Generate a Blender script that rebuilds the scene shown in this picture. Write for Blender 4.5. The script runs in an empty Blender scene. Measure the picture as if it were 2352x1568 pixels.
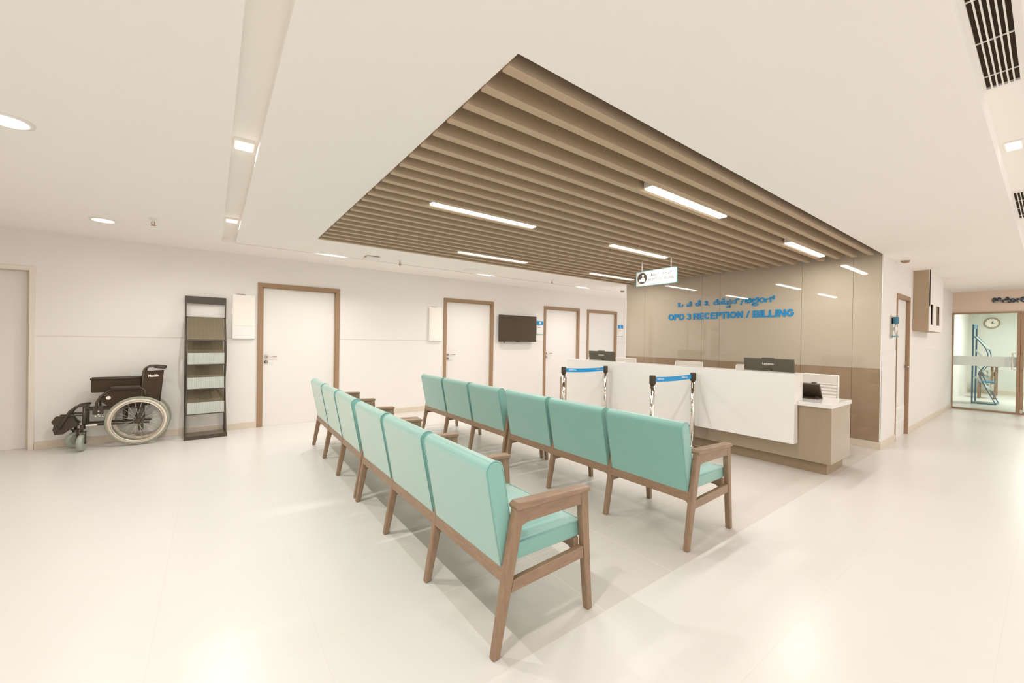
import bpy, bmesh, math, random
from mathutils import Vector, Matrix
random.seed(7)
C = bpy.context.scene.collection
PI = math.pi
SC = bpy.context.scene

# ------------------------------------------------------------------ materials
def srgb(r, g, b):
    f = lambda c: (c/255/12.92) if c/255 <= .04045 else ((c/255+.055)/1.055)**2.4
    return (f(r), f(g), f(b), 1)

def mat(name, col, rough=.5, spec=.5, metal=0, coat=0, var=.04, scale=6, bump=0, stretch=None, trans=0, alpha=1, emit=None, estr=0):
    m = bpy.data.materials.new(name); m.use_nodes = True
    nt = m.node_tree; b = nt.nodes['Principled BSDF']
    b.inputs['Roughness'].default_value = rough
    b.inputs['Specular IOR Level'].default_value = spec
    b.inputs['Metallic'].default_value = metal
    b.inputs['Coat Weight'].default_value = coat
    b.inputs['Coat Roughness'].default_value = .02
    b.inputs['Transmission Weight'].default_value = trans
    b.inputs['Alpha'].default_value = alpha
    tc = nt.nodes.new('ShaderNodeTexCoord'); mp = nt.nodes.new('ShaderNodeMapping')
    nt.links.new(tc.outputs['Object'], mp.inputs['Vector'])
    if stretch: mp.inputs['Scale'].default_value = stretch
    nz = nt.nodes.new('ShaderNodeTexNoise'); nz.inputs['Scale'].default_value = scale; nz.inputs['Detail'].default_value = 5
    nt.links.new(mp.outputs[0], nz.inputs['Vector'])
    mx = nt.nodes.new('ShaderNodeMix'); mx.data_type = 'RGBA'
    lo = tuple(max(0, c*(1-var)) for c in col[:3])+(1,); hi = tuple(min(1, c*(1+var)) for c in col[:3])+(1,)
    mx.inputs[6].default_value = lo; mx.inputs[7].default_value = hi
    nt.links.new(nz.outputs['Fac'], mx.inputs[0]); nt.links.new(mx.outputs[2], b.inputs['Base Color'])
    if bump:
        bp = nt.nodes.new('ShaderNodeBump'); bp.inputs['Strength'].default_value = bump; bp.inputs['Distance'].default_value = .002
        nt.links.new(nz.outputs['Fac'], bp.inputs['Height']); nt.links.new(bp.outputs[0], b.inputs['Normal'])
    if emit:
        b.inputs['Emission Color'].default_value = emit; b.inputs['Emission Strength'].default_value = estr
    return m

def tile_mat(name, col, grout, rough, spec, var):
    m = mat(name, col, rough, spec, var=var, scale=1.2)
    nt = m.node_tree; b = nt.nodes['Principled BSDF']
    tc = nt.nodes.new('ShaderNodeTexCoord'); mp = nt.nodes.new('ShaderNodeMapping')
    nt.links.new(tc.outputs['Object'], mp.inputs['Vector'])
    mp.inputs['Location'].default_value = (-.396, -.127, 0)
    br = nt.nodes.new('ShaderNodeTexBrick'); br.offset = 0; br.squash = 1
    br.inputs['Scale'].default_value = 1; br.inputs['Mortar Size'].default_value = .0022; br.inputs['Mortar Smooth'].default_value = .3
    br.inputs['Brick Width'].default_value = .6; br.inputs['Row Height'].default_value = .6
    nt.links.new(mp.outputs[0], br.inputs['Vector'])
    mx = nt.nodes.new('ShaderNodeMix'); mx.data_type = 'RGBA'
    old = b.inputs['Base Color'].links[0].from_socket
    nt.links.new(br.outputs['Fac'], mx.inputs[0]); nt.links.new(old, mx.inputs[6]); mx.inputs[7].default_value = grout
    nt.links.new(mx.outputs[2], b.inputs['Base Color'])
    return m

M = {}
M['wall'] = mat('wall_paint', (.81, .773, .732, 1), .75, .25, var=.01, scale=2)
M['wainscot'] = mat('wall_lower_panel', (.80, .763, .722, 1), .5, .35, var=.01, scale=2)
M['ceiling'] = mat('ceiling_paint', (.92, .888, .848, 1), .85, .2, var=.008, scale=1.5)
M['floor'] = tile_mat('floor_tile', (.70, .672, .635, 1), (.67, .635, .585, 1), .30, .45, .02)
M['patch'] = tile_mat('grey_floor_tile', (.615, .573, .518, 1), (.78, .70, .58, 1), .34, .45, .035)
M['base'] = mat('skirting_tile', (.68, .59, .48, 1), .4, .4, var=.02)
M['white'] = mat('white_laminate', (.84, .808, .768, 1), .18, .5, coat=.3, var=.006)
M['whiteplastic'] = mat('white_plastic', (.85, .818, .778, 1), .35, .5, var=.01)
M['paper'] = mat('paper_sheet', (.90, .84, .76, 1), .7, .2, var=.01)
M['doorleaf'] = mat('door_laminate', (.80, .763, .722, 1), .45, .4, var=.012, scale=3)
M['doorframe'] = mat('door_frame_wood', (.34, .215, .125, 1), .45, .4, var=.10, scale=7, stretch=(12, 12, 1))
M['whiteframe'] = mat('white_door_frame', (.78, .71, .63, 1), .5, .4, var=.01)
M['steel'] = mat('brushed_steel', (.62, .56, .48, 1), .28, .5, metal=1, var=.04)
M['chrome'] = mat('polished_steel', (.80, .76, .70, 1), .08, .5, metal=1, var=.02)
M['vinyl'] = mat('teal_vinyl', (.178, .428, .375, 1), .42, .5, var=.02, scale=3, bump=.03)
M['piping'] = mat('teal_piping', (.15, .40, .38, 1), .4, .5, var=.03)
for q_ in (M['vinyl'], M['piping']):
    b_ = q_.node_tree.nodes['Principled BSDF']; b_.inputs['Sheen Weight'].default_value = .6; b_.inputs['Sheen Roughness'].default_value = .6; b_.inputs['Sheen Tint'].default_value = (1, .93, .84, 1)
M['wood'] = mat('walnut_wood', (.28, .182, .112, 1), .36, .45, var=.36, scale=11, stretch=(8, 8, 1.2), bump=.04)
M['woodx'] = mat('walnut_wood_long', (.28, .182, .112, 1), .33, .5, var=.36, scale=11, stretch=(1.2, 8, 8), bump=.04)
M['woody'] = mat('walnut_wood_rail', (.28, .182, .112, 1), .36, .45, var=.36, scale=11, stretch=(8, 1.2, 8), bump=.04)
M['slat'] = mat('slat_laminate', (.50, .375, .255, 1), .5, .35, var=.08, scale=4, stretch=(1, 10, 10))
M['plenum'] = mat('ceiling_void', (.13, .088, .052, 1), .9, .1, var=.05)
M['glassup'] = mat('beige_backpainted_glass', (.51, .435, .335, 1), .02, .5, coat=.6, var=.01)
M['glasslow'] = mat('brown_backpainted_glass', (.335, .238, .152, 1), .06, .5, coat=.5, var=.02)
M['desk'] = mat('beige_laminate', (.36, .275, .185, 1), .22, .5, coat=.6, var=.03, scale=5, stretch=(6, 6, 1))
M['plinth'] = mat('desk_plinth_laminate', (.31, .225, .14, 1), .4, .4, var=.03)
M['black'] = mat('black_plastic', (.062, .042, .026, 1), .42, .4, var=.06)
M['blackmetal'] = mat('black_painted_metal', (.065, .046, .031, 1), .34, .5, var=.06)
M['blackfabric'] = mat('black_nylon', (.060, .040, .025, 1), .8, .2, var=.08, scale=60)
M['screen'] = mat('tv_screen', (.072, .050, .030, 1), .22, .5, var=.03)
M['monitor'] = mat('monitor_shell', (.10, .088, .062, 1), .38, .5, var=.04)
M['blue'] = mat('sign_blue', (.012, .275, .60, 1), .45, .4, var=.02)
M['navy'] = mat('sign_navy', (.03, .055, .085, 1), .5, .3, var=.02)
M['darktext'] = mat('sign_dark_print', (.075, .075, .075, 1), .6, .3, var=.02)
M['acrylic'] = mat('acrylic_edge', (.20, .46, .48, 1), .2, .5, var=.02)
M['tyre'] = mat('grey_green_rubber', (.33, .325, .26, 1), .6, .3, var=.04)
M['rim'] = mat('pale_wheel_rim', (.80, .70, .57, 1), .35, .5, var=.02)
M['spoke'] = mat('spoke_steel', (.72, .68, .58, 1), .2, .6, metal=.6, var=.02)
M['caster'] = mat('translucent_caster_rubber', (.36, .385, .325, 1), .35, .5, var=.05)
M['smoke'] = mat('smoked_ribbed_acrylic', (.23, .19, .125, 1), .25, .5, var=.10, scale=20, stretch=(9, .3, .3), alpha=.78)
M['frost'] = mat('clear_ribbed_acrylic', (.80, .83, .76, 1), .22, .5, var=.22, scale=22, stretch=(9, .3, .3), alpha=.62)
def ribbed(m, dark, light):
    nt = m.node_tree; b = nt.nodes['Principled BSDF']; src = b.inputs['Base Color'].links[0].from_socket
    tc = nt.nodes.new('ShaderNodeTexCoord'); wv = nt.nodes.new('ShaderNodeTexWave'); wv.bands_direction = 'X'
    wv.inputs['Scale'].default_value = 30; wv.inputs['Distortion'].default_value = .6; wv.inputs['Detail'].default_value = 1
    nt.links.new(tc.outputs['Object'], wv.inputs['Vector'])
    rp = nt.nodes.new('ShaderNodeValToRGB'); rp.color_ramp.elements[0].color = dark; rp.color_ramp.elements[1].color = light
    nt.links.new(wv.outputs['Fac'], rp.inputs[0])
    mx = nt.nodes.new('ShaderNodeMix'); mx.data_type = 'RGBA'; mx.blend_type = 'MULTIPLY'; mx.inputs[0].default_value = 1
    nt.links.new(src, mx.inputs[6]); nt.links.new(rp.outputs[0], mx.inputs[7]); nt.links.new(mx.outputs[2], b.inputs['Base Color'])
ribbed(M['smoke'], (.72, .72, .72, 1), (1.25, 1.25, 1.2, 1)); ribbed(M['frost'], (.55, .60, .57, 1), (1, 1, 1, 1))
M['leather'] = mat('cream_leather', (.76, .72, .65, 1), .42, .45, var=.02)
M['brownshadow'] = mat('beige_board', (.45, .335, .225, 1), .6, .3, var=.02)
M['header'] = mat('header_paint', (.70, .575, .46, 1), .7, .25, var=.02)  # darker than the walls: the unlit header's shade is put into the colour
M['grillevoid'] = mat('duct_void', (.055, .038, .024, 1), .9, .1, var=.05)
M['cool'] = mat('cool_room_paint', (.72, .73, .67, 1), .7, .3, var=.01)
M['bluemetal'] = mat('blue_painted_metal', (.06, .20, .34, 1), .35, .5, var=.04)
M['lamp'] = mat('lamp_diffuser', (.9, .85, .76, 1), .5, .3, emit=(1, .93, .83, 1), estr=1.0)
M['tubelamp'] = mat('linear_diffuser', (.9, .87, .8, 1), .5, .3, emit=(.96, .96, .88, 1), estr=3.2)
M['brownbottle'] = mat('bottle_blue', (.05, .20, .30, 1), .2, .5, var=.04)
def clear_glass(name, tint, alpha):
    m = bpy.data.materials.new(name); m.use_nodes = True; nt = m.node_tree
    nt.nodes.remove(nt.nodes['Principled BSDF']); out = nt.nodes['Material Output']
    tr = nt.nodes.new('ShaderNodeBsdfTransparent'); tr.inputs[0].default_value = tint
    gl = nt.nodes.new('ShaderNodeBsdfGlossy'); gl.inputs['Roughness'].default_value = .02
    fr = nt.nodes.new('ShaderNodeFresnel'); fr.inputs[0].default_value = 1.45
    ms = nt.nodes.new('ShaderNodeMixShader')
    nt.links.new(fr.outputs[0], ms.inputs[0]); nt.links.new(tr.outputs[0], ms.inputs[1]); nt.links.new(gl.outputs[0], ms.inputs[2])
    nt.links.new(ms.outputs[0], out.inputs[0]); return m
M['glass'] = clear_glass('clear_door_glass', (.92, .95, .92, 1), 1)
M['board'] = mat('sign_board', (.60, .57, .53, 1), .5, .3, var=.01)
M['film'] = mat('frosted_film', (.74, .80, .74, 1), .5, .3, var=.02, alpha=.82)

# ------------------------------------------------------------------ mesh builder
class MB:
    def __init__(self): self.bm = bmesh.new(); self.slot = 0
    def _mark(self, faces):
        for f in faces: f.material_index = self.slot
    def box(self, x0, x1, y0, y1, z0, z1, bev=0, seg=2):
        t = bmesh.new(); bmesh.ops.create_cube(t, size=1)
        for v in t.verts: v.co = Vector(((x0+x1)/2+v.co.x*(x1-x0), (y0+y1)/2+v.co.y*(y1-y0), (z0+z1)/2+v.co.z*(z1-z0)))
        if bev: bmesh.ops.bevel(t, geom=t.edges[:], offset=bev, segments=seg, affect='EDGES', profile=.5)
        return self.merge(t)
    def merge(self, t, mtx=None):
        if mtx is not None: t.transform(mtx)
        bmesh.ops.recalc_face_normals(t, faces=t.faces[:])
        me = bpy.data.meshes.new('tmp'); t.to_mesh(me); t.free()
        n = len(self.bm.faces); self.bm.from_mesh(me); bpy.data.meshes.remove(me)
        self.bm.faces.ensure_lookup_table(); self._mark(self.bm.faces[n:]); return self
    def prism(self, pts, axis, a, b, bev=0, seg=2):
        """pts: polygon in the two other axes (in xyz order), extruded from a to b along axis"""
        t = bmesh.new()
        def P(p, w): return {'x': (w, p[0], p[1]), 'y': (p[0], w, p[1]), 'z': (p[0], p[1], w)}[axis]
        A = [t.verts.new(P(p, a)) for p in pts]; B = [t.verts.new(P(p, b)) for p in pts]
        t.faces.new(A); t.faces.new(B[::-1]); n = len(pts)
        for i in range(n): t.faces.new((A[i], B[i], B[(i+1) % n], A[(i+1) % n]))
        bmesh.ops.recalc_face_normals(t, faces=t.faces[:])
        if bev: bmesh.ops.bevel(t, geom=t.edges[:], offset=bev, segments=seg, affect='EDGES', profile=.5)
        return self.merge(t)
    def tube(self, pts, r, n=10, closed=False, cap=True):
        pts = [Vector(p) for p in pts]; rs = r if isinstance(r, (list, tuple)) else [r]*len(pts)
        t = bmesh.new(); rings = []; N = len(pts); prev = None
        for i, p in enumerate(pts):
            d = ((pts[(i+1) % N]-pts[i-1]) if closed else (pts[min(i+1, N-1)]-pts[max(i-1, 0)])).normalized()
            if prev is None:
                u = d.orthogonal().normalized()
            else:
                u = (prev-d*prev.dot(d)).normalized()
            prev = u; w = d.cross(u)
            rings.append([t.verts.new(p+(u*math.cos(2*PI*k/n)+w*math.sin(2*PI*k/n))*rs[i]) for k in range(n)])
        for i in range(N if closed else N-1):
            A, B = rings[i], rings[(i+1) % N]
            off = 0
            if closed and i == N-1:
                off = min(range(n), key=lambda o: sum((A[k].co-B[(k+o) % n].co).length for k in range(n)))
            for k in range(n): t.faces.new((A[k], A[(k+1) % n], B[(k+1+off) % n], B[(k+off) % n]))
        if cap and not closed: t.faces.new(rings[0][::-1]); t.faces.new(rings[-1])
        for f in t.faces: f.smooth = True
        return self.merge(t)
    def cyl(self, p0, p1, r, n=24, r2=None):
        return self.tube([p0, p1], [r, r if r2 is None else r2], n)
    def lathe(self, prof, o=(0, 0, 0), n=32, axis='z'):
        t = bmesh.new(); rings = []
        for (r, h) in prof:
            ring = []
            for k in range(n):
                a = 2*PI*k/n; c, s = math.cos(a)*r, math.sin(a)*r
                p = {'z': (c, s, h), 'y': (c, h, s), 'x': (h, c, s)}[axis]
                ring.append(t.verts.new(Vector(p)+Vector(o)))
            rings.append(ring)
        for A, B in zip(rings, rings[1:]):
            for k in range(n): t.faces.new((A[k], A[(k+1) % n], B[(k+1) % n], B[k]))
        t.faces.new(rings[0][::-1]); t.faces.new(rings[-1])
        for f in t.faces: f.smooth = len(f.verts) == 4
        bmesh.ops.remove_doubles(t, verts=t.verts[:], dist=1e-6)
        return self.merge(t)
    def torus(self, o, R, r, axis='y', n=48, m=10, squash=1):
        pts = []
        t = bmesh.new(); g = []
        for i in range(n):
            a = 2*PI*i/n; row = []
            for j in range(m):
                b = 2*PI*j/m; rr = R+r*math.cos(b); h = r*math.sin(b)*squash
                c, s = rr*math.cos(a), rr*math.sin(a)
                p = {'z': (c, s, h), 'y': (c, h, s), 'x': (h, c, s)}[axis]
                row.append(t.verts.new(Vector(p)+Vector(o)))
            g.append(row)
        for i in range(n):
            for j in range(m):
                f = t.faces.new((g[i][j], g[(i+1) % n][j], g[(i+1) % n][(j+1) % m], g[i][(j+1) % m])); f.smooth = True
        return self.merge(t)
    def quad(self, *p):
        t = bmesh.new(); t.faces.new([t.verts.new(q) for q in p]); return self.merge(t)
    def rot(self, ang, axis, c=(0, 0, 0)):
        m = Matrix.Translation(c) @ Matrix.Rotation(ang, 4, axis) @ Matrix.Translation(-Vector(c))
        self.bm.transform(m); return self
    def shift(self, d): self.bm.transform(Matrix.Translation(d)); return self
    def build(self, name, m, parent=None, label=None, smooth=False):
        me = bpy.data.meshes.new(name); self.bm.to_mesh(me); self.bm.free()
        for x in (m if isinstance(m, (list, tuple)) else [m]): me.materials.append(x)
        if smooth:
            for p in me.polygons: p.use_smooth = True
        o = bpy.data.objects.new(name, me); C.objects.link(o)
        if parent: o.parent = parent
        if label: o['label'] = label
        return o

def bx(*a, **k): return MB().box(*a, **k)
def tag(o, label, cat, group=None):
    o['label'] = label; o['category'] = cat
    if group: o['group'] = group
    return o
def thing(name, label, cat, loc=(0, 0, 0), rz=0, group=None):
    o = bpy.data.objects.new(name, None); C.objects.link(o); o.empty_display_size = .1
    o.location = loc; o.rotation_euler = (0, 0, rz); return tag(o, label, cat, group)
def struct(o):
    o['kind'] = 'structure'; return o
def sthing(name, loc=(0, 0, 0)):
    o = bpy.data.objects.new(name, None); C.objects.link(o); o.location = loc; return struct(o)
def dup(src, loc, rz=0, label=None, group=None):
    def cp(o, par):
        c = o.copy(); C.objects.link(c)
        if par: c.parent = par
        for ch in list(o.children): cp(ch, c)
        return c
    r = cp(src, None); r.location = loc; r.rotation_euler = (0, 0, rz)
    if label: r['label'] = label
    if group: r['group'] = group
    return r
def tagc(o, label, cat, group=None): return tag(o, label, cat, group)

# ------------------------------------------------------------------ lettering
def text_bm(s, offset=0, extrude=0):
    cu = bpy.data.curves.new('t', 'FONT'); cu.body = s; cu.size = 1; cu.offset = offset; cu.extrude = extrude; cu.resolution_u = 6
    ob = bpy.data.objects.new('t', cu); C.objects.link(ob)
    bpy.context.view_layer.update()
    me = bpy.data.meshes.new_from_object(ob.evaluated_get(bpy.context.evaluated_depsgraph_get()))
    bm = bmesh.new(); bm.from_mesh(me)
    bpy.data.objects.remove(ob); bpy.data.curves.remove(cu); bpy.data.meshes.remove(me)
    return bm
def letter(mb, s, O, R, U, r0, r1, u0, u1, depth=.006, offset=0):
    """fit text s into box r0..r1 along R and u0..u1 along U from point O; N = R x U is the side it is read from"""
    O, R, U = Vector(O), Vector(R), Vector(U); N = R.cross(U)
    t = text_bm(s, offset, .5)
    xs = [v.co.x for v in t.verts]; ys = [v.co.y for v in t.verts]
    x0, x1, y0, y1 = min(xs), max(xs), min(ys), max(ys)
    for v in t.verts:
        a = r0+(v.co.x-x0)/max(x1-x0, 1e-6)*(r1-r0); b = u0+(v.co.y-y0)/max(y1-y0, 1e-6)*(u1-u0)
        v.co = O+R*a+U*b+N*((v.co.z+.5)*depth)
    me = bpy.data.meshes.new('tmp'); t.to_mesh(me); t.free()
    n = len(mb.bm.faces); mb.bm.from_mesh(me); bpy.data.meshes.remove(me)
    mb.bm.faces.ensure_lookup_table(); mb._mark(mb.bm.faces[n:]); return mb

# ------------------------------------------------------------------ dimensions
YW, XG, YC, YQ, XP, XE = 7.04, 6.965, 1.327, 5.272, .996, 13.05
ZC, ZH, ZS = 2.535, 2.645, 2.523
XL, YR = -7.0, -5.0

# ------------------------------------------------------------------ floor
mb = MB()
def rect(mb, x0, x1, y0, y1, z): mb.quad((x0, y0, z), (x1, y0, z), (x1, y1, z), (x0, y1, z))
for (x0, x1, y0, y1) in ((XL, XP, YR, YW), (XP, XE, YR, YC), (XP, 11.2, YQ, YW)): rect(mb, x0, x1, y0, y1, 0)
rect(mb, XL, 11.2, YW, YW+.2, 0); rect(mb, XG+.14, XE, YC, YC+.12, 0)
mb.slot = 1; rect(mb, XP, XG+.14, YC, YQ, 0)
struct(mb.build('floor', [M['floor'], M['patch']]))

# ------------------------------------------------------------------ ceiling
mb = MB()
ZT = ZC+.20
def slab(x0, x1, y0, y1, z=ZC, top=ZT): mb.box(x0, x1, y0, y1, z, top)
GX0, GX1, GY0, GY1 = .08, .22, 6.2, 6.27
slab(XL, XE, YR, .222, ZH)                       # raised strip over the corridor side
slab(XL, GX0, .222, YW)
slab(GX0, 11.2, GY1, YW)
slab(GX1, XP, .222, GY0)
slab(XP, XG+.14, YQ, GY0); slab(XG+.14, 11.2, 5.357, GY0)
slab(XP, XE, .222, YC)
slab(GX0, GX1, .222, GY1, 2.60); slab(GX1, 11.2, GY0, GY1, 2.60)
mb.slot = 1
slab(XP-.1, XG, YC-.1, YQ+.1, ZT+.02, ZT+.06)    # void over the slats
struct(mb.build('ceiling', [M['ceiling'], M['plenum']]))

# ------------------------------------------------------------------ walls
DOORS = [(.527, 1.674), (3.576, 4.736), (6.142, 7.312), (7.585, 8.745)]
DT = 2.147
def wall_y(name, y0, y1, x0, x1, z1, holes, mats):
    m = MB(); xs = x0
    for (a, b, t) in holes:
        m.box(xs, a, y0, y1, 0, z1); m.box(a, b, y0, y1, t, z1); xs = b
    m.box(xs, x1, y0, y1, 0, z1); return struct(m.build(name, mats))
wall_y('wall_back', YW, YW+.2, XL, 11.2, 2.74, [(-2.62, -1.657, 2.118)]+[(a, b, DT) for a, b in DOORS], M['wall'])
struct(bx(-3.25, -3.1, 2.0, YW, 0, ZT).build('wall_left', M['wall']))  # unseen stub wall, added to shade the far left of the long wall
struct(bx(11.2, 11.35, 5.35, YW+.2, 0, 2.74).build('wall_far', M['wall']))
# glass-clad reception wall with its panels
wr = struct(bx(XG+.012, XG+.14, YC+.03, 5.357, 0, 2.75).build('wall_right', M['wall']))
seams = [1.335, 1.627, 2.219, 3.414, 3.728, 4.905, 5.35]
for a, b in zip(seams, seams[1:]):
    bx(XG, XG+.011, a+.0015, b-.0015, 1.049, 2.74).build('glass_panel', M['glassup'], wr)
    bx(XG, XG+.011, a+.0015, b-.0015, .097, 1.047).build('glass_panel', M['glasslow'], wr, label='dark brown lower glass panel')
bx(XG-.003, XG+.012, 5.35, 5.372, 0, ZC).build('edge_trim', M['white'], wr)
bx(XG-.003, XG+.012, YC-.004, 1.335, .097, ZC).build('edge_trim', M['white'], wr)
wall_y('wall_corridor', YC, YC+.12, XG+.012, XE, 2.74, [(7.76, 8.63, 2.10)], M['wall'])
# corridor wainscot, skirting
m = MB(); m.box(XG+.0, 7.757, YC-.004, YC, .095, 1.283); m.box(8.632, XE, YC-.004, YC, .095, 1.283)
struct(m.build('trim_1', M['wainscot']))
m = MB(); m.box(XG-.004, 7.757, YC-.012, YC, 0, .095, .002); m.box(8.632, XE, YC-.012, YC, 0, .095, .002)
struct(m.build('baseboard_corridor', M['base']))
struct(bx(XG-.012, XG, YC-.012, 5.357, 0, .095, bev=.002).build('baseboard_right', M['base']))
m = MB()
for a, b in ((-1.655, .527), (1.674, 3.576), (4.736, 6.142), (7.312, 7.585), (8.745, 11.2), (XL, -2.62)): m.box(a, b, YW-.012, YW, 0, .09, .002)
struct(m.build('baseboard_back', M['base']))
m = MB()
for a, b in ((-1.655, .527), (1.674, 3.576), (4.736, 6.142), (7.312, 7.585), (8.745, 11.2)): m.box(a, b, YW-.003, YW, 1.317, 1.322)
struct(m.build('trim_2', M['base']))  # dado joint; its thin shadow line is drawn as a darker strip
# end wall with glazed opening
m = MB(); m.box(XE, XE+.15, YR, 1.346, 2.082, 2.85); m.box(XE, XE+.15, YR, -.62, 0, 2.082)
m.box(XE, XE+.15, 1.346, YC+.12, 0, 2.85)
struct(m.build('wall_end', M['header']))

# ------------------------------------------------------------------ doors on the long wall
def lever(parent, x, y, z, s=1):
    h = MB(); h.lathe([(.027, 0), (.027, -.008), (.022, -.010)], (x, y, z), axis='y')
    h.tube([(x, y-.008, z), (x, y-.05, z), (x+.012*s, y-.058, z), (x+.13*s, y-.058, z)], .0095, 10)
    h.build('door_handle', M['steel'], parent)
    MB().lathe([(.026, 0), (.026, -.008), (.010, -.010), (.010, -.013)], (x, y, z-.082), axis='y').build('lock_rose', M['steel'], parent)
def brown_door(n, x0, x1):
    d = sthing('door_%d' % n, (x0, YW, 0)); w = x1-x0
    f = MB(); t = .062
    for a, b, z0, z1 in ((0, t, 0, DT), (w-t, w, 0, DT), (t, w-t, DT-t, DT)):
        f.box(a, b, -.018, .14, z0, z1, .002)
    g = t-.012
    f.build('frame', M['doorframe'], d)
    s = MB()
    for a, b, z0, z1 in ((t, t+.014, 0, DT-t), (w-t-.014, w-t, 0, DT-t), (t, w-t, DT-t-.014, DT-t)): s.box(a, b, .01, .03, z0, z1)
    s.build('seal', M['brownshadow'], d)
    bx(t+.003, w-t-.003, .03, .075, .001, DT-t-.003).build('leaf', M['doorleaf'], d)
    lever(d, t+.055, .03, 1.05)
    return d
for i, (a, b) in enumerate(DOORS): brown_door(i+2, a, b)
d = sthing('door_1', (-2.62, YW, 0)); w = .963
f = MB()
for a, b, z0, z1 in ((0, .045, 0, 2.118), (w-.045, w, 0, 2.118), (.045, w-.045, 2.118-.045, 2.118)): f.box(a, b, -.012, .17, z0, z1, .002)
f.build('frame', M['whiteframe'], d)
bx(.045, w-.045, .125, .165, .001, 2.07).build('leaf', M['doorleaf'], d)
bx(w-.092, w-.045, .11, .124, 0, 2.073).build('door_stop', M['base'], d)  # soft shade along the leaf edge, built as a tan strip
bx(w-.049, w-.044, .02, .10, .46, .56).build('hinge', M['steel'], d)
# corridor door
d = sthing('door_6', (7.76, YC, 0)); w = .87
f = MB()
for a, b, z0, z1 in ((0, .03, 0, 2.10), (w-.06, w, 0, 2.10), (.03, w-.06, 2.04, 2.10)): f.box(a, b, -.012, .10, z0, z1, .002)
f.build('frame', M['doorframe'], d)
bx(.03, w-.062, .03, .07, .001, 2.038).build('leaf', M['doorleaf'], d)
lv = MB(); lv.box(.12, w-.12, .022, .03, .22, .46, .002)
for k in range(9): lv.box(.15, w-.15, .012, .022, .245+k*.022, .255+k*.022)
lv.build('louvre', M['whiteplastic'], d)
h = MB(); h.lathe([(.026, 0), (.026, -.008)], (w-.115, .03, 1.04), axis='y'); h.tube([(w-.115, .03, 1.04), (w-.115, -.03, 1.04), (w-.24, -.03, 1.04)], .010); h.build('door_handle', M['steel'], d)

# ------------------------------------------------------------------ glazed door at the corridor end
d = sthing('door_7', (XE, 1.346, 0))
f = MB()
def fr(y0, y1, z0, z1): f.box(-.03, .09, y0, y1, z0, z1, .003)
fr(-.040, 0, 0, 2.082); fr(-.955, -.912, 0, 2.082); fr(-.912, -.04, 2.055, 2.082); fr(-.912, -.04, 0, .03)
fr(-1.0, -.958, 0, 2.07); fr(-1.97, -1.92, 0, 2.07); fr(-1.92, -1.0, 2.04, 2.07); fr(-1.92, -1.0, 0, .05)
f.build('frame', M['doorframe'], d)
bx(.02, .03, -.912, -.04, .03, 2.055).build('glass_pane', M['glass'], d)
bx(.02, .03, -1.92, -1.0, .05, 2.04).build('glass_pane', M['glass'], d)
bx(.012, .018, -.912, -.04, .948, 1.156).build('frosted_band', M['film'], d)
bx(.012, .018, -1.92, -1.0, .948, 1.156).build('frosted_band', M['film'], d)
for yy in (-.86, -1.06):
    h = MB(); e_ = -.93 if yy > -.95 else -.99
    h.tube([(-.02, e_, 1.235), (-.05, e_+(.01 if yy > -.95 else -.01), 1.235), (-.05, yy, 1.235), (-.05, yy, .90), (-.05, e_+(.01 if yy > -.95 else -.01), .90), (-.02, e_, .90)], .011); h.build('pull_handle', M['chrome'], d)
bx(-.036, -.03, -1.0, -.965, .03, .10).build('floor_lock', M['steel'], d)

# room behind the glazed door
m = MB(); rect(m, XE, 18.1, YR, 1.5, 0); o = struct(m.build('floor_gym', M['floor']))
m = MB(); m.box(XE+.15, 18.25, 1.50, 1.62, 0, 2.7); struct(m.build('wall_gym', M['wall']))
struct(bx(18.1, 18.25, YR, 1.5, 0, 2.7).build('wall_gym_end', M['cool']))
struct(bx(XE+.15, 18.25, YR, 1.62, 2.55, 2.7).build('ceiling_gym', M['cool']))
struct(bx(18.085, 18.1, YR, 1.5, 0, .1).build('baseboard_gym', M['base']))
# corridor-end lettering
t = thing('entrance_sign_lettering', 'dark navy raised lettering on the header above the glazed door', 'lettering', (XE, .80, 2.26))
def kan(parent, lst, O, depth, m, off=.016):
    for grp in lst:
        k = MB()
        for i, (ch, r0, r1, u0, u1) in enumerate(grp): letter(k, ch, O, (0, -1, 0), (0, 0, 1), r0, r1, u0, u1, depth*(1+.12*i), off)
        k.build('letter', m, parent)
EO = (-.004, 0, 0)
kan(t, [[('ಆ', .03, .155, .005, .12)], [('ರ', .16, .275, 0, .095), ('ೋ', .195, .385, .0, .125)], [('ಲ', .395, .52, 0, .115)], [('ಗ', .54, .65, 0, .1)], [('ಯ', .67, .80, 0, .1)]], EO, .012, M['navy'], .03)

# wall clock in the far room
t = thing('wall_clock', 'round wall clock seen through the glazed door', 'clock', (18.085, 1.06, 2.04))
MB().torus((-.02, 0, 0), .142, .014, axis='x').build('rim', M['doorframe'], t)
h = MB(); h.box(-.026, -.022, -.006, .006, -.01, .07); h.box(-.030, -.026, -.055, .01, -.006, .006); h.rot(.3, 'X'); h.build('hands', M['navy'], t)
k = MB().lathe([(.14, 0), (.14, -.02)], axis='x', n=40); k.slot = 1
for i in range(12):
    a = i*PI/6; k.box(-.024, -.0205, math.sin(a)*.115-.005, math.sin(a)*.115+.005, math.cos(a)*.115-.009, math.cos(a)*.115+.009)
k.build('dial', [M['paper'], M['navy']], t)

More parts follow.
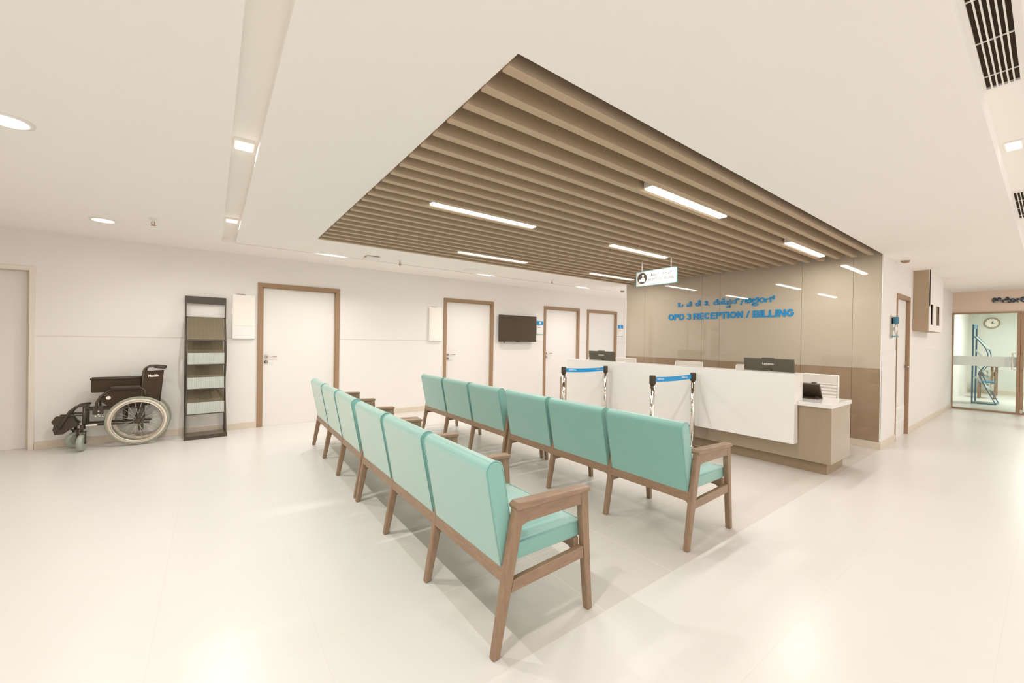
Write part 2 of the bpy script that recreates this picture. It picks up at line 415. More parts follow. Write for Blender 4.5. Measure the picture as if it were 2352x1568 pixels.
# ------------------------------------------------------------------ slatted ceiling and its lights
sc = thing('slatted_ceiling', 'brown wooden slat ceiling set flush in the white ceiling over the seats', 'ceiling', (XP, YC, ZS))
for k in range(23):
    y = .067+.173*k
    m = MB(); m.box(.004, 5.85, y, y+.052, 0, .125, .0015, 1); m.build('slat', M['slat'], sc)
fm = MB(); fm.box(-.012, 0, .012, YQ-YC-.012, .02, .21); fm.box(0, XG-XP, -.012, 0, .02, .21); fm.box(0, XG-XP, YQ-YC, YQ-YC+.012, .02, .21)
fm.build('edge_frame', M['slat'], sc)
LIN = [(1.507, 3.237, 'second row from the back, nearest the bench end'), (2.648, 4.755, ''), (2.646, 1.838, ''), (3.895, 3.215, ''), (5.35, 1.868, ''), (5.25, 4.816, '')]
LLAB = ['linear ceiling light between slats, leftmost of the two in the middle line',
        'linear ceiling light between slats, left one of the pair nearest the long wall',
        'linear ceiling light between slats, left and largest one of the pair nearest the corridor',
        'linear ceiling light between slats, right one of the middle line above the hanging sign',
        'linear ceiling light between slats, closest to the glass wall on the corridor side',
        'linear ceiling light between slats, farthest one beside the hanging sign toward the long wall']
lights = []
def area(name, loc, sx, sy, power, col, spread=180, rot=(0, 0, 0), shape='RECTANGLE'):
    l = bpy.data.lights.new(name, 'AREA'); l.shape = shape; l.size = sx
    if shape in ('RECTANGLE', 'ELLIPSE'): l.size_y = sy
    l.energy = power; l.color = col; l.spread = math.radians(spread)
    o = bpy.data.objects.new(name, l); C.objects.link(o); o.location = loc; o.rotation_euler = rot
    return o
WARM = (1, .975, .955)
P_LIN, P_DOWN, P_GROOVE, P_BACK, P_WALK = 18, 5, 18, 16, 11.5
for (x, y, _), lab in zip(LIN, LLAB):
    k = round((y-YC-.067)/.173-.5); yc = YC+.067+.173*(k+.5)+.026
    t = thing('linear_light', lab, 'ceiling light', (x, yc, ZS), group='linear lights in the slatted ceiling')
    bx(0, 1.17, -.040, .040, .012, .06, bev=.003).build('housing', M['whiteplastic'], t)
    bx(.006, 1.164, -.036, .036, .0, .012, bev=.004).build('diffuser', M['tubelamp'], t)
    l = area('lamp', (.585, 0, -.004), 1.15, .07, P_LIN, (1, .98, .955)); l.parent = t

# round downlights left of the groove
DL = [(-.925, 5.885, 'round recessed downlight in the left ceiling near the long wall'), (-.93, 3.478, 'round recessed downlight cut by the left picture edge'),
      (-.93, 1.07, None), (-.93, -1.3, None), (-4.2, 1.07, None), (-4.2, -1.3, None)]  # unlabelled ones are unseen, continuing the grid to light the hall
for x, y, lab in DL:
    t = thing('downlight', lab or 'round recessed downlight behind the camera', 'ceiling light', (x, y, ZC if y > .222 else ZH), group='round downlights')
    MB().lathe([(.105, 0), (.105, -.006), (.085, -.008)], n=36).build('trim_ring', M['whiteplastic'], t)
    MB().lathe([(.083, -.0082), (.083, -.012), (.06, -.014)], n=36).build('diffuser', M['lamp'], t)
    l = area('lamp', (0, 0, -.018), .15, .15, P_DOWN, WARM, 170, shape='DISK'); l.parent = t
# lights in the L-shaped ceiling groove
GL = [(.15, 3.13, 0, 'square light in the ceiling groove, second from the long wall', 1), (.15, 5.25, 0, 'square light in the ceiling groove near its corner', 1), (.15, 1.0, 0, 'square light in the ceiling groove above the photographer', 1),
      (1.38, 6.235, 1, 'square groove light in front of the first brown door', 0), (4.05, 6.235, 1, 'square groove light in front of the second brown door', 0), (6.6, 6.235, 1, 'square groove light in front of the third brown door', 0)]
for x, y, r, lab, big in GL:
    t = thing('groove_light', lab, 'ceiling light', (x, y, 2.60), group='square lights in the ceiling groove')
    s = .06 if not r else .03
    bx(-.07 if r else -.055, .07 if r else .055, -.03 if r else -.07, .03 if r else .07, -.02, 0, bev=.003).build('housing', M['whiteplastic'], t)
    bx(-.06 if r else -.045, .06 if r else .045, -.022 if r else -.06, .022 if r else .06, -.026, -.02).build('diffuser', M['lamp'], t)
    l = area('lamp', (0, 0, -.029), .10, .05, P_GROOVE if not r else P_BACK, WARM, 165, (0, 0, 0 if r else PI/2)); l.parent = t
# unseen downlights added to light the near walkway and far corridor
for x, y in ((1.9, -1.2), (4.3, -1.2), (7.0, -1.2), (9.6, -.9), (11.9, -.9), (1.9, -3.0), (4.3, -3.0)):
    t = thing('downlight', 'round recessed downlight over the walkway outside the picture', 'ceiling light', (x, y, ZH), group='round downlights')
    MB().lathe([(.105, 0), (.105, -.006), (.085, -.008)], n=36).build('trim_ring', M['whiteplastic'], t)
    MB().lathe([(.083, -.0082), (.083, -.012), (.06, -.014)], n=36).build('diffuser', M['lamp'], t)
    l = area('lamp', (0, 0, -.018), .15, .15, P_WALK*(1.7 if x > 6 else 1.1), WARM, 175, shape='DISK'); l.parent = t
t = thing('spotlight', 'small square downlight in the raised ceiling between the two air grilles', 'ceiling light', (4.08, .165, ZH))
bx(-.09, .09, -.04, .04, -.006, 0, bev=.002).build('trim_ring', M['whiteplastic'], t)
bx(-.07, .07, -.03, .03, -.011, -.006).build('diffuser', M['lamp'], t)
t = thing('panel_light', 'ceiling light in the room behind the glazed door', 'ceiling light', (15.8, .1, 2.55))
bx(-.3, .3, -.3, .3, -.02, 0, bev=.003).build('housing', M['whiteplastic'], t)
bx(-.28, .28, -.28, .28, -.024, -.02).build('diffuser', M['lamp'], t)
l = area('lamp', (0, 0, -.03), .5, .5, 80, (.93, 1, .97)); l.parent = t

# ceiling fittings
def sprinkler(x, y, lab):
    t = thing('sprinkler', lab, 'sprinkler', (x, y, ZC), group='ceiling sprinklers')
    MB().lathe([(.035, 0), (.035, -.003), (.012, -.012), (.012, -.03)], n=20).build('escutcheon', M['whiteplastic'], t)
    k = MB(); k.tube([(.010, 0, -.03), (.013, 0, -.05), (.004, 0, -.066)], .0035, 8); k.tube([(-.010, 0, -.03), (-.013, 0, -.05), (-.004, 0, -.066)], .0035, 8)
    k.lathe([(.022, -.066), (.022, -.070)], n=16); k.build('sprinkler_head', M['doorframe'], t)
sprinkler(-.5, 5.481, 'pendent ceiling sprinkler beside the downlight above the wheelchair')
sprinkler(2.271, 5.936, 'pendent ceiling sprinkler right of the white access point')
sprinkler(5.28, 5.827, 'pendent ceiling sprinkler between slats and long wall, farthest one')
t = thing('access_point', 'white rounded-square access point under the ceiling strip by the long wall', 'access point', (1.85, 5.95, ZC))
bx(-.10, .10, -.10, .10, -.045, -.008, bev=.018, seg=4).build('casing', M['whiteplastic'], t, smooth=True)
bx(-.085, .085, -.085, .085, -.010, 0).build('bracket', M['doorframe'], t)
t = thing('ceiling_speaker', 'flush round white ceiling speaker between slats and long wall', 'speaker', (3.53, 5.94, ZC))
MB().lathe([(.13, 0), (.13, -.004), (.122, -.004)], n=40).build('speaker_rim', M['whiteplastic'], t)
MB().lathe([(.118, -.001), (.118, -.003)], n=40).build('speaker_grille', M['ceiling'], t)
for x, y, lab in ((7.62, 5.978, 'smoke detector on the ceiling past the end of the glass wall'), (7.646, 1.226, 'smoke detector on the corridor ceiling before the overhead casing')):
    t = thing('smoke_detector', lab, 'smoke detector', (x, y, ZC), group='smoke detectors')
    MB().lathe([(.052, 0), (.052, -.012)], n=28).build('base', M['whiteplastic'], t)
    MB().lathe([(.050, -.012), (.048, -.022), (.036, -.036), (.018, -.042)], n=28).build('sensor_dome', M['doorframe'], t)
def grille(x0, x1, lab):
    w = x1-x0; t = thing('air_grille', lab, 'air grille', (x0, .16, ZH), group='air grilles')
    f = MB(); e = .022
    for a, b, c, dd in ((-e, 0, -.052-e, .052+e), (w, w+e, -.052-e, .052+e), (0, w, .052, .052+e), (0, w, -.052-e, -.052)): f.box(a, b, c, dd, -.012, .0)
    f.build('frame', M['whiteplastic'], t)
    bx(0, w, -.052, .052, -.001, .0).build('void', M['grillevoid'], t)
    s = MB()
    for k in range(1, 6): s.box(0, w, -.052+k*.01733-.0026, -.052+k*.01733+.0026, -.012, -.003)
    n = max(2, int(w/.32))
    for k in range(1, n+1): s.box(k*w/(n+.4)-.003, k*w/(n+.4)+.003, -.052, .052, -.009, -.004)
    s.build('fins', M['whiteplastic'], t)
grille(1.55, 3.07, 'long white air grille with dark slots, nearest one at the upper right')
grille(5.32, 6.41, 'white air grille in the raised ceiling, farther one past the square downlight')

# ------------------------------------------------------------------ benches
PITCH, NF = .672, 4
LT = .037
def make_bench():
    b = thing('waiting_bench', 'x', 'bench')
    for i in range(NF):
        y = i*PITCH; a, c = y-LT/2, y+LT/2
        MB().prism([(-.010, 0), (.027, 0), (.106, .375), (.143, .555), (.155, .624), (.097, .624), (.055, .415)], 'y', a, c, .009, 3).build('leg', M['wood'], b)
        MB().prism([(.565, 0), (.597, 0), (.574, .30), (.555, .60), (.553, .622), (.500, .622), (.509, .55), (.532, .321)], 'y', a, c, .003).build('leg', M['wood'], b)
        ar = MB(); ar.prism([(.130, .515), (.139, .540), (.17, .549), (.495, .549), (.508, .545), (.505, .622), (.12, .630)], 'y', a+.002, c-.002, .002)
        ar.build('apron', M['woodx'], b)
        MB().prism([(.092, .632), (.100, .615), (.556, .608), (.565, .619), (.556, .631), (.110, .649)], 'y', a-.012, c+.012, .006, 3).build('armrest', M['woodx'], b)
        MB().prism([(.082, .260), (.534, .276), (.530, .334), (.094, .312)], 'y', y-.014, y+.014, .002).build('stretcher', M['woodx'], b)
    for i in range(NF-1):
        y0, y1 = i*PITCH+LT/2, (i+1)*PITCH-LT/2
        MB().prism([(.043, .310), (.070, .310), (.078, .372), (.051, .372)], 'y', y0-.004, y1+.004, .002).build('back_rail', M['woody'], b)
        MB().prism([(.495, .318), (.525, .318), (.522, .372), (.490, .372)], 'y', y0-.004, y1+.004, .002).build('front_rail', M['woody'], b)
        for (xx, yy, sy) in ((.060, y0, 1), (.060, y1, -1), (.508, y0, 1), (.508, y1, -1)):
            MB().prism([(yy, .318), (yy, .290), (yy+.012*sy, .303), (yy+.05*sy, .318)], 'x', xx-.01, xx+.01).build('corner_bracket', M['woody'], b)
        # seat cushion, crowned on top
        s = MB(); t = bmesh.new(); n, m_ = 8, 10
        sx0, sx1, sy0, sy1 = .105, .545, y0+.004, y1-.004
        box = MB(); box.box(sx0, sx1, sy0, sy1, .368, .452, .012, 3)
        crown = bmesh.new(); grid = []
        for ix in range(n+1):
            row = []
            for iy in range(m_+1):
                u, v = ix/n, iy/m_
                f = (1-abs(2*u-1)**5)*(1-abs(2*v-1)**5)
                row.append(crown.verts.new((sx0+.004+(sx1-sx0-.008)*u, sy0+.004+(sy1-sy0-.008)*v, .446+.036*f**.55)))
            grid.append(row)
        for ix in range(n):
            for iy in range(m_):
                fc = crown.faces.new((grid[ix][iy], grid[ix+1][iy], grid[ix+1][iy+1], grid[ix][iy+1])); fc.smooth = True
        box.merge(crown); so = box.build('seat', M['vinyl'], b)
        p = MB(); zz = .449
        p.tube([(sx0+.01, sy0, zz), (sx1-.012, sy0, zz), (sx1, sy0+.012, zz), (sx1, sy1-.012, zz), (sx1-.012, sy1, zz), (sx0+.01, sy1, zz)], .0035, 6)
        p.build('piping', M['piping'], so)
        # backrest with rounded top
        h0, h1 = y0+.001, y1-.001
        prof = [(.048, .388), (.052, .382), (.130, .366), (.140, .372)]
        top = (.000-.041, .835)
        ax = Vector((-.086, .45)).normalized(); nx = Vector((ax.y, -ax.x))
        cx, cz = Vector((.048, .388)), None
        L = .43
        pr = [(.050, .362), (.136, .385)]
        B0 = Vector((.050, .362)); T0 = B0+ax*L; th = .086
        for a_ in range(0, 9):
            an = PI*a_/8
            cc = T0+nx*(th/2); r_ = th/2
            pnt = cc+nx*(r_*math.cos(an))+ax*(r_*1.0*math.sin(an)); pr.append((pnt.x, pnt.y))
        bk = MB(); bk.prism(pr, 'y', h0, h1, .010, 3)
        bo = bk.build('backrest', M['vinyl'], b, smooth=False)
        for yy in (h0+.0035, h1-.0035):
            p = MB()
            loop = [Vector((.053, yy, .366))]+[Vector((x, yy, z)) for (x, z) in reversed(pr[2:])]+[Vector((.131, yy, .388))]
            p.tube(loop, .0034, 6); p.build('piping', M['piping'], bo)
    return b
bench = make_bench()
bench.location = (.965, 1.4015, 0)
bench['label'] = 'teal three-seat bench nearest the camera, at the front of the left row'; bench['group'] = 'waiting benches'
dup(bench, (.973, 3.508, 0), -.022, 'teal three-seat bench behind the nearest one, left row by the long wall')
dup(bench, (2.478, 1.4065, 0), 0, 'teal three-seat bench with exposed end armrest in front of the reception desk')
dup(bench, (2.482, 3.506, 0), 0, 'far teal three-seat bench of the right row, before the second brown door')

# ------------------------------------------------------------------ reception desk
t = thing('reception_desk', 'long reception desk with floating white front panel and brown base', 'desk', (5.08, 1.34, 0))
D = lambda x0, x1, y0, y1, z0, z1, **k: bx(x0-5.08, x1-5.08, y0-1.34, y1-1.34, z0, z1, **k)
D(5.08, 5.72, 1.34, 5.352, .12, .70, bev=.002).build('cabinet', M['desk'], t)
D(5.13, 5.66, 1.385, 5.33, 0, .12).build('plinth', M['plinth'], t)
D(5.06, 5.722, 1.332, 5.354, .70, .745, bev=.002).build('countertop', M['white'], t)
f = MB(); f.prism([(4.97-5.08, .29), (5.079-5.08, .29), (5.058-5.08, .697), (5.058-5.08, .7455), (5.195-5.08, .7455), (5.195-5.08, 1.037), (4.97-5.08, 1.037)], 'y', 1.632-1.34, 5.066-1.34)
f.build('front_panel', M['white'], t)

def monitor(x, y0, y1, ztop, lab):
    w = y1-y0; t = thing('computer_monitor', lab, 'monitor', (x, (y0+y1)/2, .745), group='monitors on the reception desk')
    s = MB(); s.box(-.012, .020, -w/2, w/2, -.33, 0, .006, 2); s.prism([(-w*.13, -.002), (w*.13, -.002), (w*.11, .010), (-w*.11, .010)], 'x', -.016, .018)
    s.box(.0, .03, -.10, .10, -.26, -.1)
    mtx = Matrix.Translation((0, 0, ztop-.745)) @ Matrix.Rotation(-.16, 4, 'Y')
    s.bm.transform(mtx); s.build('screen_housing', M['monitor'], t)
    g = MB(); g.box(.0205, .022, -w/2+.01, w/2-.01, -.315, -.012); g.bm.transform(mtx); g.build('screen', M['screen'], t)
    lg = MB(); letter(lg, 'Lenovo', (-.0128, .06, -.075), (0, -1, 0), (0, 0, 1), 0, .125, 0, .026, .001, .02); lg.bm.transform(mtx); lg.build('logo', M['paper'], t)
    b = MB(); b.box(-.02, .0, -.035, .035, .008, .3, .003); b.box(-.11, .09, -.12, .12, 0, .012, .004); b.build('stand', M['monitor'], t)
monitor(5.5, 1.818, 2.375, 1.172, 'dark grey monitor seen from behind on the right half of the reception desk')
monitor(5.5, 4.466, 5.04, 1.178, 'dark grey monitor seen from behind at the left end of the reception desk')

t = thing('desk_phone', 'black desk phone on the right end of the reception counter', 'phone', (5.45, 1.63, .745))
b = MB(); b.prism([(-.075, .0), (-.06, .0), (.055, .155), (.055, .165), (.035, .172), (.02, .172)], 'y', -.085, .13, .004); b.rot(PI, 'Z', (0, .02, 0)); b.build('body', M['black'], t)
b = MB(); b.tube([(.03, .08, .01), (-.04, .08, .02)], .012); b.tube([(.03, -.06, .01), (-.04, -.06, .02)], .012); b.box(-.07, .08, -.09, .135, 0, .012, .004); b.build('foot_stand', M['black'], t)
b = MB(); b.box(-.02, .04, -.045, -.005, .168, .186, .006); b.build('handset_hook', M['monitor'], t)
b = MB(); b.tube([(-.05, .10, .10), (-.075, .10, .07), (-.085, .13, .02), (-.06, .2, .006), (.1, .28, .005)], .004, 8); b.build('cable', M['whiteplastic'], t)

def office_chair(x, y, ztop, rz, lab):
    dz = ztop-1.05
    t = thing('office_chair', lab, 'office chair', (x, y, 0), rz, group='cream office chairs behind the desk')
    bk = MB(); pts = []
    for i in range(105):
        u = i/104; z = .50+.54*u+dz; xx = .13+.055*math.sin(u*PI*.55)+.02*u
        pts.append((xx, z))
    outer = []; inner = []
    for i, (xx, z) in enumerate(pts):
        u = i/104; rib = .009*abs(math.sin(u*PI*13)) if u < .80 else .004
        outer.append((xx+.020+rib, z)); inner.append((xx-.006-rib, z))
    bk.prism(inner+outer[::-1], 'y', -.225, .225); bk.tube([(pts[-1][0]+.008, -.235, 1.036+dz), (pts[-1][0]+.008, .235, 1.036+dz)], .014, 10)
    bk.build('backrest', M['leather'], t)
    st = MB(); st.box(-.30, .14, -.235, .235, .455+dz, .505+dz, .018, 3); st.build('seat', M['leather'], t)
    for s in (-1, 1):
        fr_ = MB(); fr_.tube([(.10, s*.24, .46+dz), (.15, s*.24, .56+dz), (.185, s*.24, .75+dz), (.205, s*.235, 1.036+dz)], .010, 8); fr_.build('side_rail', M['leather'], t)
        am = MB(); am.tube([(.0, s*.245, .47+dz), (-.02, s*.29, .56+dz), (-.02, s*.29, .66+dz), (.17, s*.28, .67+dz), (.19, s*.245, .66+dz)], .011, 8); am.build('armrest', M['chrome'], t)
    MB().cyl((-.06, 0, .10), (-.06, 0, .46+dz), .025, 16).build('gas_column', M['chrome'], t)
    bs = MB()
    for k in range(5):
        a = 2*PI*k/5+.3; bs.tube([(-.06, 0, .10), (-.06+.29*math.cos(a), .29*math.sin(a), .075)], [.022, .013], 8)
    bs.build('star_base', M['chrome'], t)
    for k in range(5):
        a = 2*PI*k/5+.3; c = MB(); cx, cy = -.06+.29*math.cos(a), .29*math.sin(a)
        c.lathe([(.027, -.018), (.030, -.01), (.030, .01), (.027, .018)], (cx, cy, .031), n=16, axis='y'); c.cyl((cx, cy, .04), (cx, cy, .08), .008, 8); c.build('castor', M['black'], t)
    return t
office_chair(6.08, 1.83, .975, 0, 'cream ribbed office chair beside the desk phone, fully seen backrest')
office_chair(6.08, 4.835, 1.045, .04, 'cream office chair top peeking out right of the left monitor')
office_chair(6.08, 3.575, 1.048, -.03, 'cream office chair top peeking over the middle of the desk')
office_chair(6.08, 2.575, 1.045, .03, 'cream office chair top partly hidden by the right monitor')

# ------------------------------------------------------------------ stanchions
def stanchion(x, y, lab, belt=None, rz=0):
    t = thing('barrier_post', lab, 'barrier post', (x, y, 0), rz, group='belt barrier posts')
    MB().lathe([(.155, 0), (.155, .012), (.14, .02), (.04, .032), (.034, .05)], n=40).build('base', M['chrome'], t)
    MB().cyl((0, 0, .03), (0, 0, .88), .027, 28).build('pole', M['chrome'], t)
    h = MB(); h.lathe([(.030, .872), (.033, .876), (.033, .968), (.029, .974)], n=28)
    for k in range(4):
        a = PI/2*k; h.box(.026*math.cos(a)-.011, .026*math.cos(a)+.011, .026*math.sin(a)-.011, .026*math.sin(a)+.011, .878, .966, .003)
    h.build('belt_head', M['black'], t)
    if belt:
        bl, sag = belt; q = MB(); n = 16; tb = bmesh.new(); rows = []
        for i in range(n+1):
            u = i/n; z = -sag*4*u*(1-u); xx = .036+(bl-.072)*u
            rows.append([tb.verts.new((xx, yy, z+zz)) for yy, zz in ((-.0015, .899), (-.0015, .955), (.0015, .955), (.0015, .899))])
        for A, B in zip(rows, rows[1:]):
            for k in range(4): tb.faces.new((A[k], A[(k+1) % 4], B[(k+1) % 4], B[k]))
        tb.faces.new(rows[0]); tb.faces.new(rows[-1][::-1])
        q.merge(tb); bo = q.build('belt', M['blue'], t)
        lg = MB()
        for x0 in (.09, .60):
            u = (x0+.06)/bl; dz = -sag*4*u*(1-u)
            letter(lg, 'narayana', (x0, -.002, .922+dz), (1, 0, 0), (0, 0, 1), 0, .075, 0, .018, .0006, .03)
            letter(lg, 'health', (x0, -.002, .922+dz), (1, 0, 0), (0, 0, 1), .080, .135, 0, .018, .0006)
        lg.build('belt_print', M['paper'], bo)
    return t
stanchion(4.107, 4.25, 'polished belt barrier post at the left of the farther pair', (.792, .012), -.147)
stanchion(4.89, 4.134, 'polished belt barrier post at the right of the farther pair, against the white desk front')
stanchion(4.026, 2.718, 'polished belt barrier post at the left of the nearer pair', (.864, .010))
stanchion(4.89, 2.717, 'polished belt barrier post at the right of the nearer pair, behind the nearest armrest bench')

# ------------------------------------------------------------------ hanging sign
t = thing('hanging_sign', 'white hanging sign with round pictogram reading reception billing', 'sign', (4.98, 3.335, 2.165), )
bx(-.006, .006, -.315, .315, 0, .2, bev=.002).build('board', M['board'], t)
e = MB(); e.box(-.008, .008, -.32, .32, -.006, .002); e.box(-.008, .008, -.32, .32, .198, .206); e.box(-.008, .008, -.322, -.314, -.006, .206); e.box(-.008, .008, .314, .322, -.006, .206)
e.build('acrylic_edge', M['acrylic'], t)
pc = MB(); pc.lathe([(.078, 0), (.078, -.002)], (-.006, .222, .105), n=40, axis='x'); pc.build('pictogram_disc', M['black'], t)
pp = MB(); pp.lathe([(.017, 0), (.017, -.0015)], (-.0085, .207, .142), n=20, axis='x')
pp.prism([(.175, .065), (.182, .10), (.195, .118), (.219, .118), (.232, .10), (.237, .065)], 'x', -.010, -.0085)
pp.prism([(.178, .052), (.178, .068), (.275, .068), (.275, .052)], 'x', -.0105, -.0085)
pp.prism([(.245, .07), (.245, .092), (.272, .092), (.272, .07)], 'x', -.0103, -.0085)
pp.build('pictogram_figure', M['paper'], t)
w = MB(); SO = (-.0062, .32, 0)
letter(w, 'RECEPTION / BILLING', SO, (0, -1, 0), (0, 0, 1), .195, .595, .058, .094, .001, .008)
for ch, r0, r1, u0, u1 in [('ರ', .225, .258, .118, .150), ('ಿ', .244, .258, .138, .162), ('ಸ', .258, .292, .120, .150), ('ೆ', .276, .292, .150, .164), ('ಪ', .290, .324, .118, .150), ('ಷ', .300, .324, .100, .112),
                           ('ನ', .324, .352, .122, .152), ('್', .346, .378, .146, .160), ('/', .388, .402, .114, .158), ('ಬ', .412, .446, .122, .152), ('ಿ', .430, .446, .140, .158), ('ಲ', .448, .484, .122, .152), ('ಿ', .468, .484, .142, .160),
                           ('ಲ', .452, .482, .103, .116), ('ಂ', .488, .514, .124, .152), ('ಗ', .516, .546, .124, .154), ('್', .544, .566, .144, .170)]:
    letter(w, ch, SO, (0, -1, 0), (0, 0, 1), r0, r1, u0, u1, .001, .012)
w.build('sign_text', M['darktext'], t)
for y in (.232, -.232): MB().cyl((0, y, .2), (0, y, ZS-2.165), .004, 8).build('hanger_rod', M['whiteplastic'], t)

# ------------------------------------------------------------------ raised letters on the glass
EN = [('O', 4.378, 4.267), ('P', 4.259, 4.168), ('D', 4.159, 4.056), ('3', 4.014, 3.928), ('R', 3.883, 3.784), ('E', 3.775, 3.695), ('C', 3.684, 3.583), ('E', 3.571, 3.491), ('P', 3.476, 3.387), ('T', 3.384, 3.296), ('I', 3.289, 3.259), ('O', 3.245, 3.138), ('N', 3.126, 3.033), ('/', 2.988, 2.927), ('B', 2.883, 2.793), ('I', 2.783, 2.750), ('L', 2.740, 2.654), ('L', 2.649, 2.568), ('I', 2.560, 2.532), ('N', 2.519, 2.421), ('G', 2.410, 2.312)]
t = thing('wall_lettering', 'blue raised English lettering on the glass wall, lower line', 'lettering', (XG, 4.378, 1.77))
def block(ch, w, h, s):
    """bold letter as a list of closed polygons, box w x h, stroke s"""
    def arc(cx, cy, rx, ry, a0, a1, n=14): return [(cx+rx*math.cos(math.radians(a0+(a1-a0)*i/n)), cy+ry*math.sin(math.radians(a0+(a1-a0)*i/n))) for i in range(n+1)]
    def ring(cx, cy, rx, ry, a0, a1, sx=s, sy=s, n=20): return arc(cx, cy, rx, ry, a0, a1, n)+arc(cx, cy, rx-sx, ry-sy, a1, a0, n)
    R = lambda x0, y0, x1, y1: [(x0, y0), (x1, y0), (x1, y1), (x0, y1)]
    st = s*.86
    if ch == 'I': return [R(0, 0, w, h)]
    if ch == 'L': return [R(0, 0, s, h), R(s, 0, w, st)]
    if ch == 'T': return [R(w/2-s/2, 0, w/2+s/2, h-st), R(0, h-st, w, h)]
    if ch == 'E': return [R(0, 0, s, h), R(s, 0, w, st), R(s, h-st, w*.98, h), R(s, h/2-st/2, w*.92, h/2+st/2)]
    if ch == 'N': return [R(0, 0, s, h), R(w-s, 0, w, h), [(s, h), (s*.6, h), (w-s, 0), (w-s*.6, 0), (w-s, h*.33), (s, h)][0:1]+[(s, h*.62), (w-s, 0), (w-s, h*.38)]]
    if ch == '/': return [[(0, 0), (s*.75, 0), (w, h), (w-s*.75, h)]]
    if ch == 'O': return [ring(w/2, h/2, w/2, h/2, 0, 180), ring(w/2, h/2, w/2, h/2, 180, 360)]
    if ch == 'D': return [R(0, 0, s, h), R(s, 0, w*.42, st), R(s, h-st, w*.42, h), ring(w*.42, h/2, w*.58, h/2, -90, 90, s, st)]
    if ch == 'P': r = h*.29; return [R(0, 0, s, h), R(s, h-st, w-r, h), R(s, h-2*r, w-r, h-2*r+st), ring(w-r, h-r, r, r, -90, 90, s*.95, st)]
    if ch == 'B':
        r = h*.26; q = h*.28
        return [R(0, 0, s, h), R(s, h-st, w-r*1.1, h), R(s, h/2-st/2+.001, w-r*1.1, h/2+st/2), R(s, 0, w-q, st),
                ring(w-r*1.15, h-r+.0, r, r, -90, 90, s*.95, st), ring(w-q, q, q, q, -90, 90, s*.95, st)]
    if ch == 'R': r = h*.285; return [R(0, 0, s, h), R(s, h-st, w-r-.004, h), R(s, h-2*r, w-r-.004, h-2*r+st), ring(w-r-.004, h-r, r, r, -90, 90, s*.95, st), [(w-s*1.1, 0), (w, 0), (w*.80, h-2*r+st*.4), (w*.52, h-2*r+st*.2)]]
    if ch == 'C': return [ring(w/2, h/2, w/2, h/2, 38, 180), ring(w/2, h/2, w/2, h/2, 180, 322)]
    if ch == 'G': return [ring(w/2, h/2, w/2, h/2, 38, 180), ring(w/2, h/2, w/2, h/2, 180, 350), R(w*.55, h*.34, w, h*.34+st)]
    if ch == '3': r = h*.265; return [ring(w*.5, h-r, w*.46, r, -90, 165, s*.9, st), ring(w*.5, r+.004, w*.5, r+.004, -165, 90, s*.9, st)]
for ch, y0, y1 in EN:
    wd = y0-y1; k = MB()
    for q_, poly in enumerate(block(ch, wd, .112, .0265)):
        k.prism([((y0-4.378)-p[0], p[1]) for p in poly], 'x', -.012-.0004*q_, -.0005-.00007*q_)
    k.build('letter', M['blue'], t)
KN = [[('ಒ', 4.189, 4.086, 2.007, 2.088)], [('ಪ', 4.020, 3.914, 2.005, 2.073), ('ಿ', 3.971, 3.917, 2.052, 2.099)], [('ಡ', 3.851, 3.746, 2.006, 2.080), ('ಿ', 3.804, 3.747, 2.061, 2.112)], [('೩', 3.681, 3.591, 2.004, 2.093)],
      [('ರ', 3.522, 3.435, 2.005, 2.090), ('ಿ', 3.487, 3.436, 2.063, 2.112)], [('ಸ', 3.432, 3.331, 2.007, 2.090), ('ೆ', 3.386, 3.331, 2.080, 2.117)], [('ಪ', 3.329, 3.228, 1.999, 2.096), ('ಷ', 3.305, 3.232, 1.948, 1.993)],
      [('ನ', 3.226, 3.136, 2.007, 2.092), ('್', 3.158, 3.087, 2.068, 2.101)], [('/', 3.080, 3.027, 1.982, 2.080)], [('ಬ', 3.010, 2.909, 2.001, 2.078), ('ಿ', 2.964, 2.912, 2.045, 2.090)],
      [('ಲ', 2.905, 2.800, 1.999, 2.079), ('ಿ', 2.848, 2.799, 2.047, 2.094), ('ಲ', 2.904, 2.803, 1.954, 1.997)], [('ಂ', 2.791, 2.710, 2.002, 2.083)], [('ಗ', 2.706, 2.618, 2.005, 2.086), ('್', 2.620, 2.568, 2.042, 2.104)]]
t = thing('wall_lettering', 'blue raised Kannada lettering on the glass wall, upper line', 'lettering', (XG, 4.189, 2.0))
kan(t, [[(ch, 4.189-a, 4.189-b, u0-2.0, u1-2.0) for ch, a, b, u0, u1 in g] for g in KN], (-.0005, 0, 0), .011, M['blue'], .022)

# ------------------------------------------------------------------ TV, notice boxes, room signs
t = thing('wall_tv', 'black flat television on the long wall between the brown doors', 'television', (5.33, YW, 1.595))
bx(-.505, .505, -.105, -.062, -.283, .286, bev=.006).build('bezel', M['black'], t)
bx(-.495, .495, -.108, -.104, -.268, .276).build('screen', M['screen'], t)
bx(-.25, .25, -.062, 0, -.12, .14).build('wall_mount', M['black'], t)
k = MB(); k.box(-.38, -.36, -.10, -.08, -.312, -.28, .003); k.box(-.05, .05, -.104, -.08, -.292, -.28, .003); k.build('sensor_lug', M['black'], t)
def notice(x0, x1, lab, sheet):
    w = x1-x0; t = thing('notice_frame', lab, 'notice frame', (x0, YW, 1.312), group='white wall notice frames')
    bx(0, w, -.045, 0, 0, .637, bev=.008, seg=3).build('casing', M['whiteplastic'], t)
    if sheet: bx(.016, w-.02, -.049, -.045, .19, .60).build('notice_sheet', M['paper'], t)
    else: bx(.03, w-.03, -.049, -.045, .04, .60).build('notice_sheet', M['paper'], t)
    bx(.05, .15, -.035, -.012, .635, .645, bev=.002).build('clip', M['doorframe'], t)
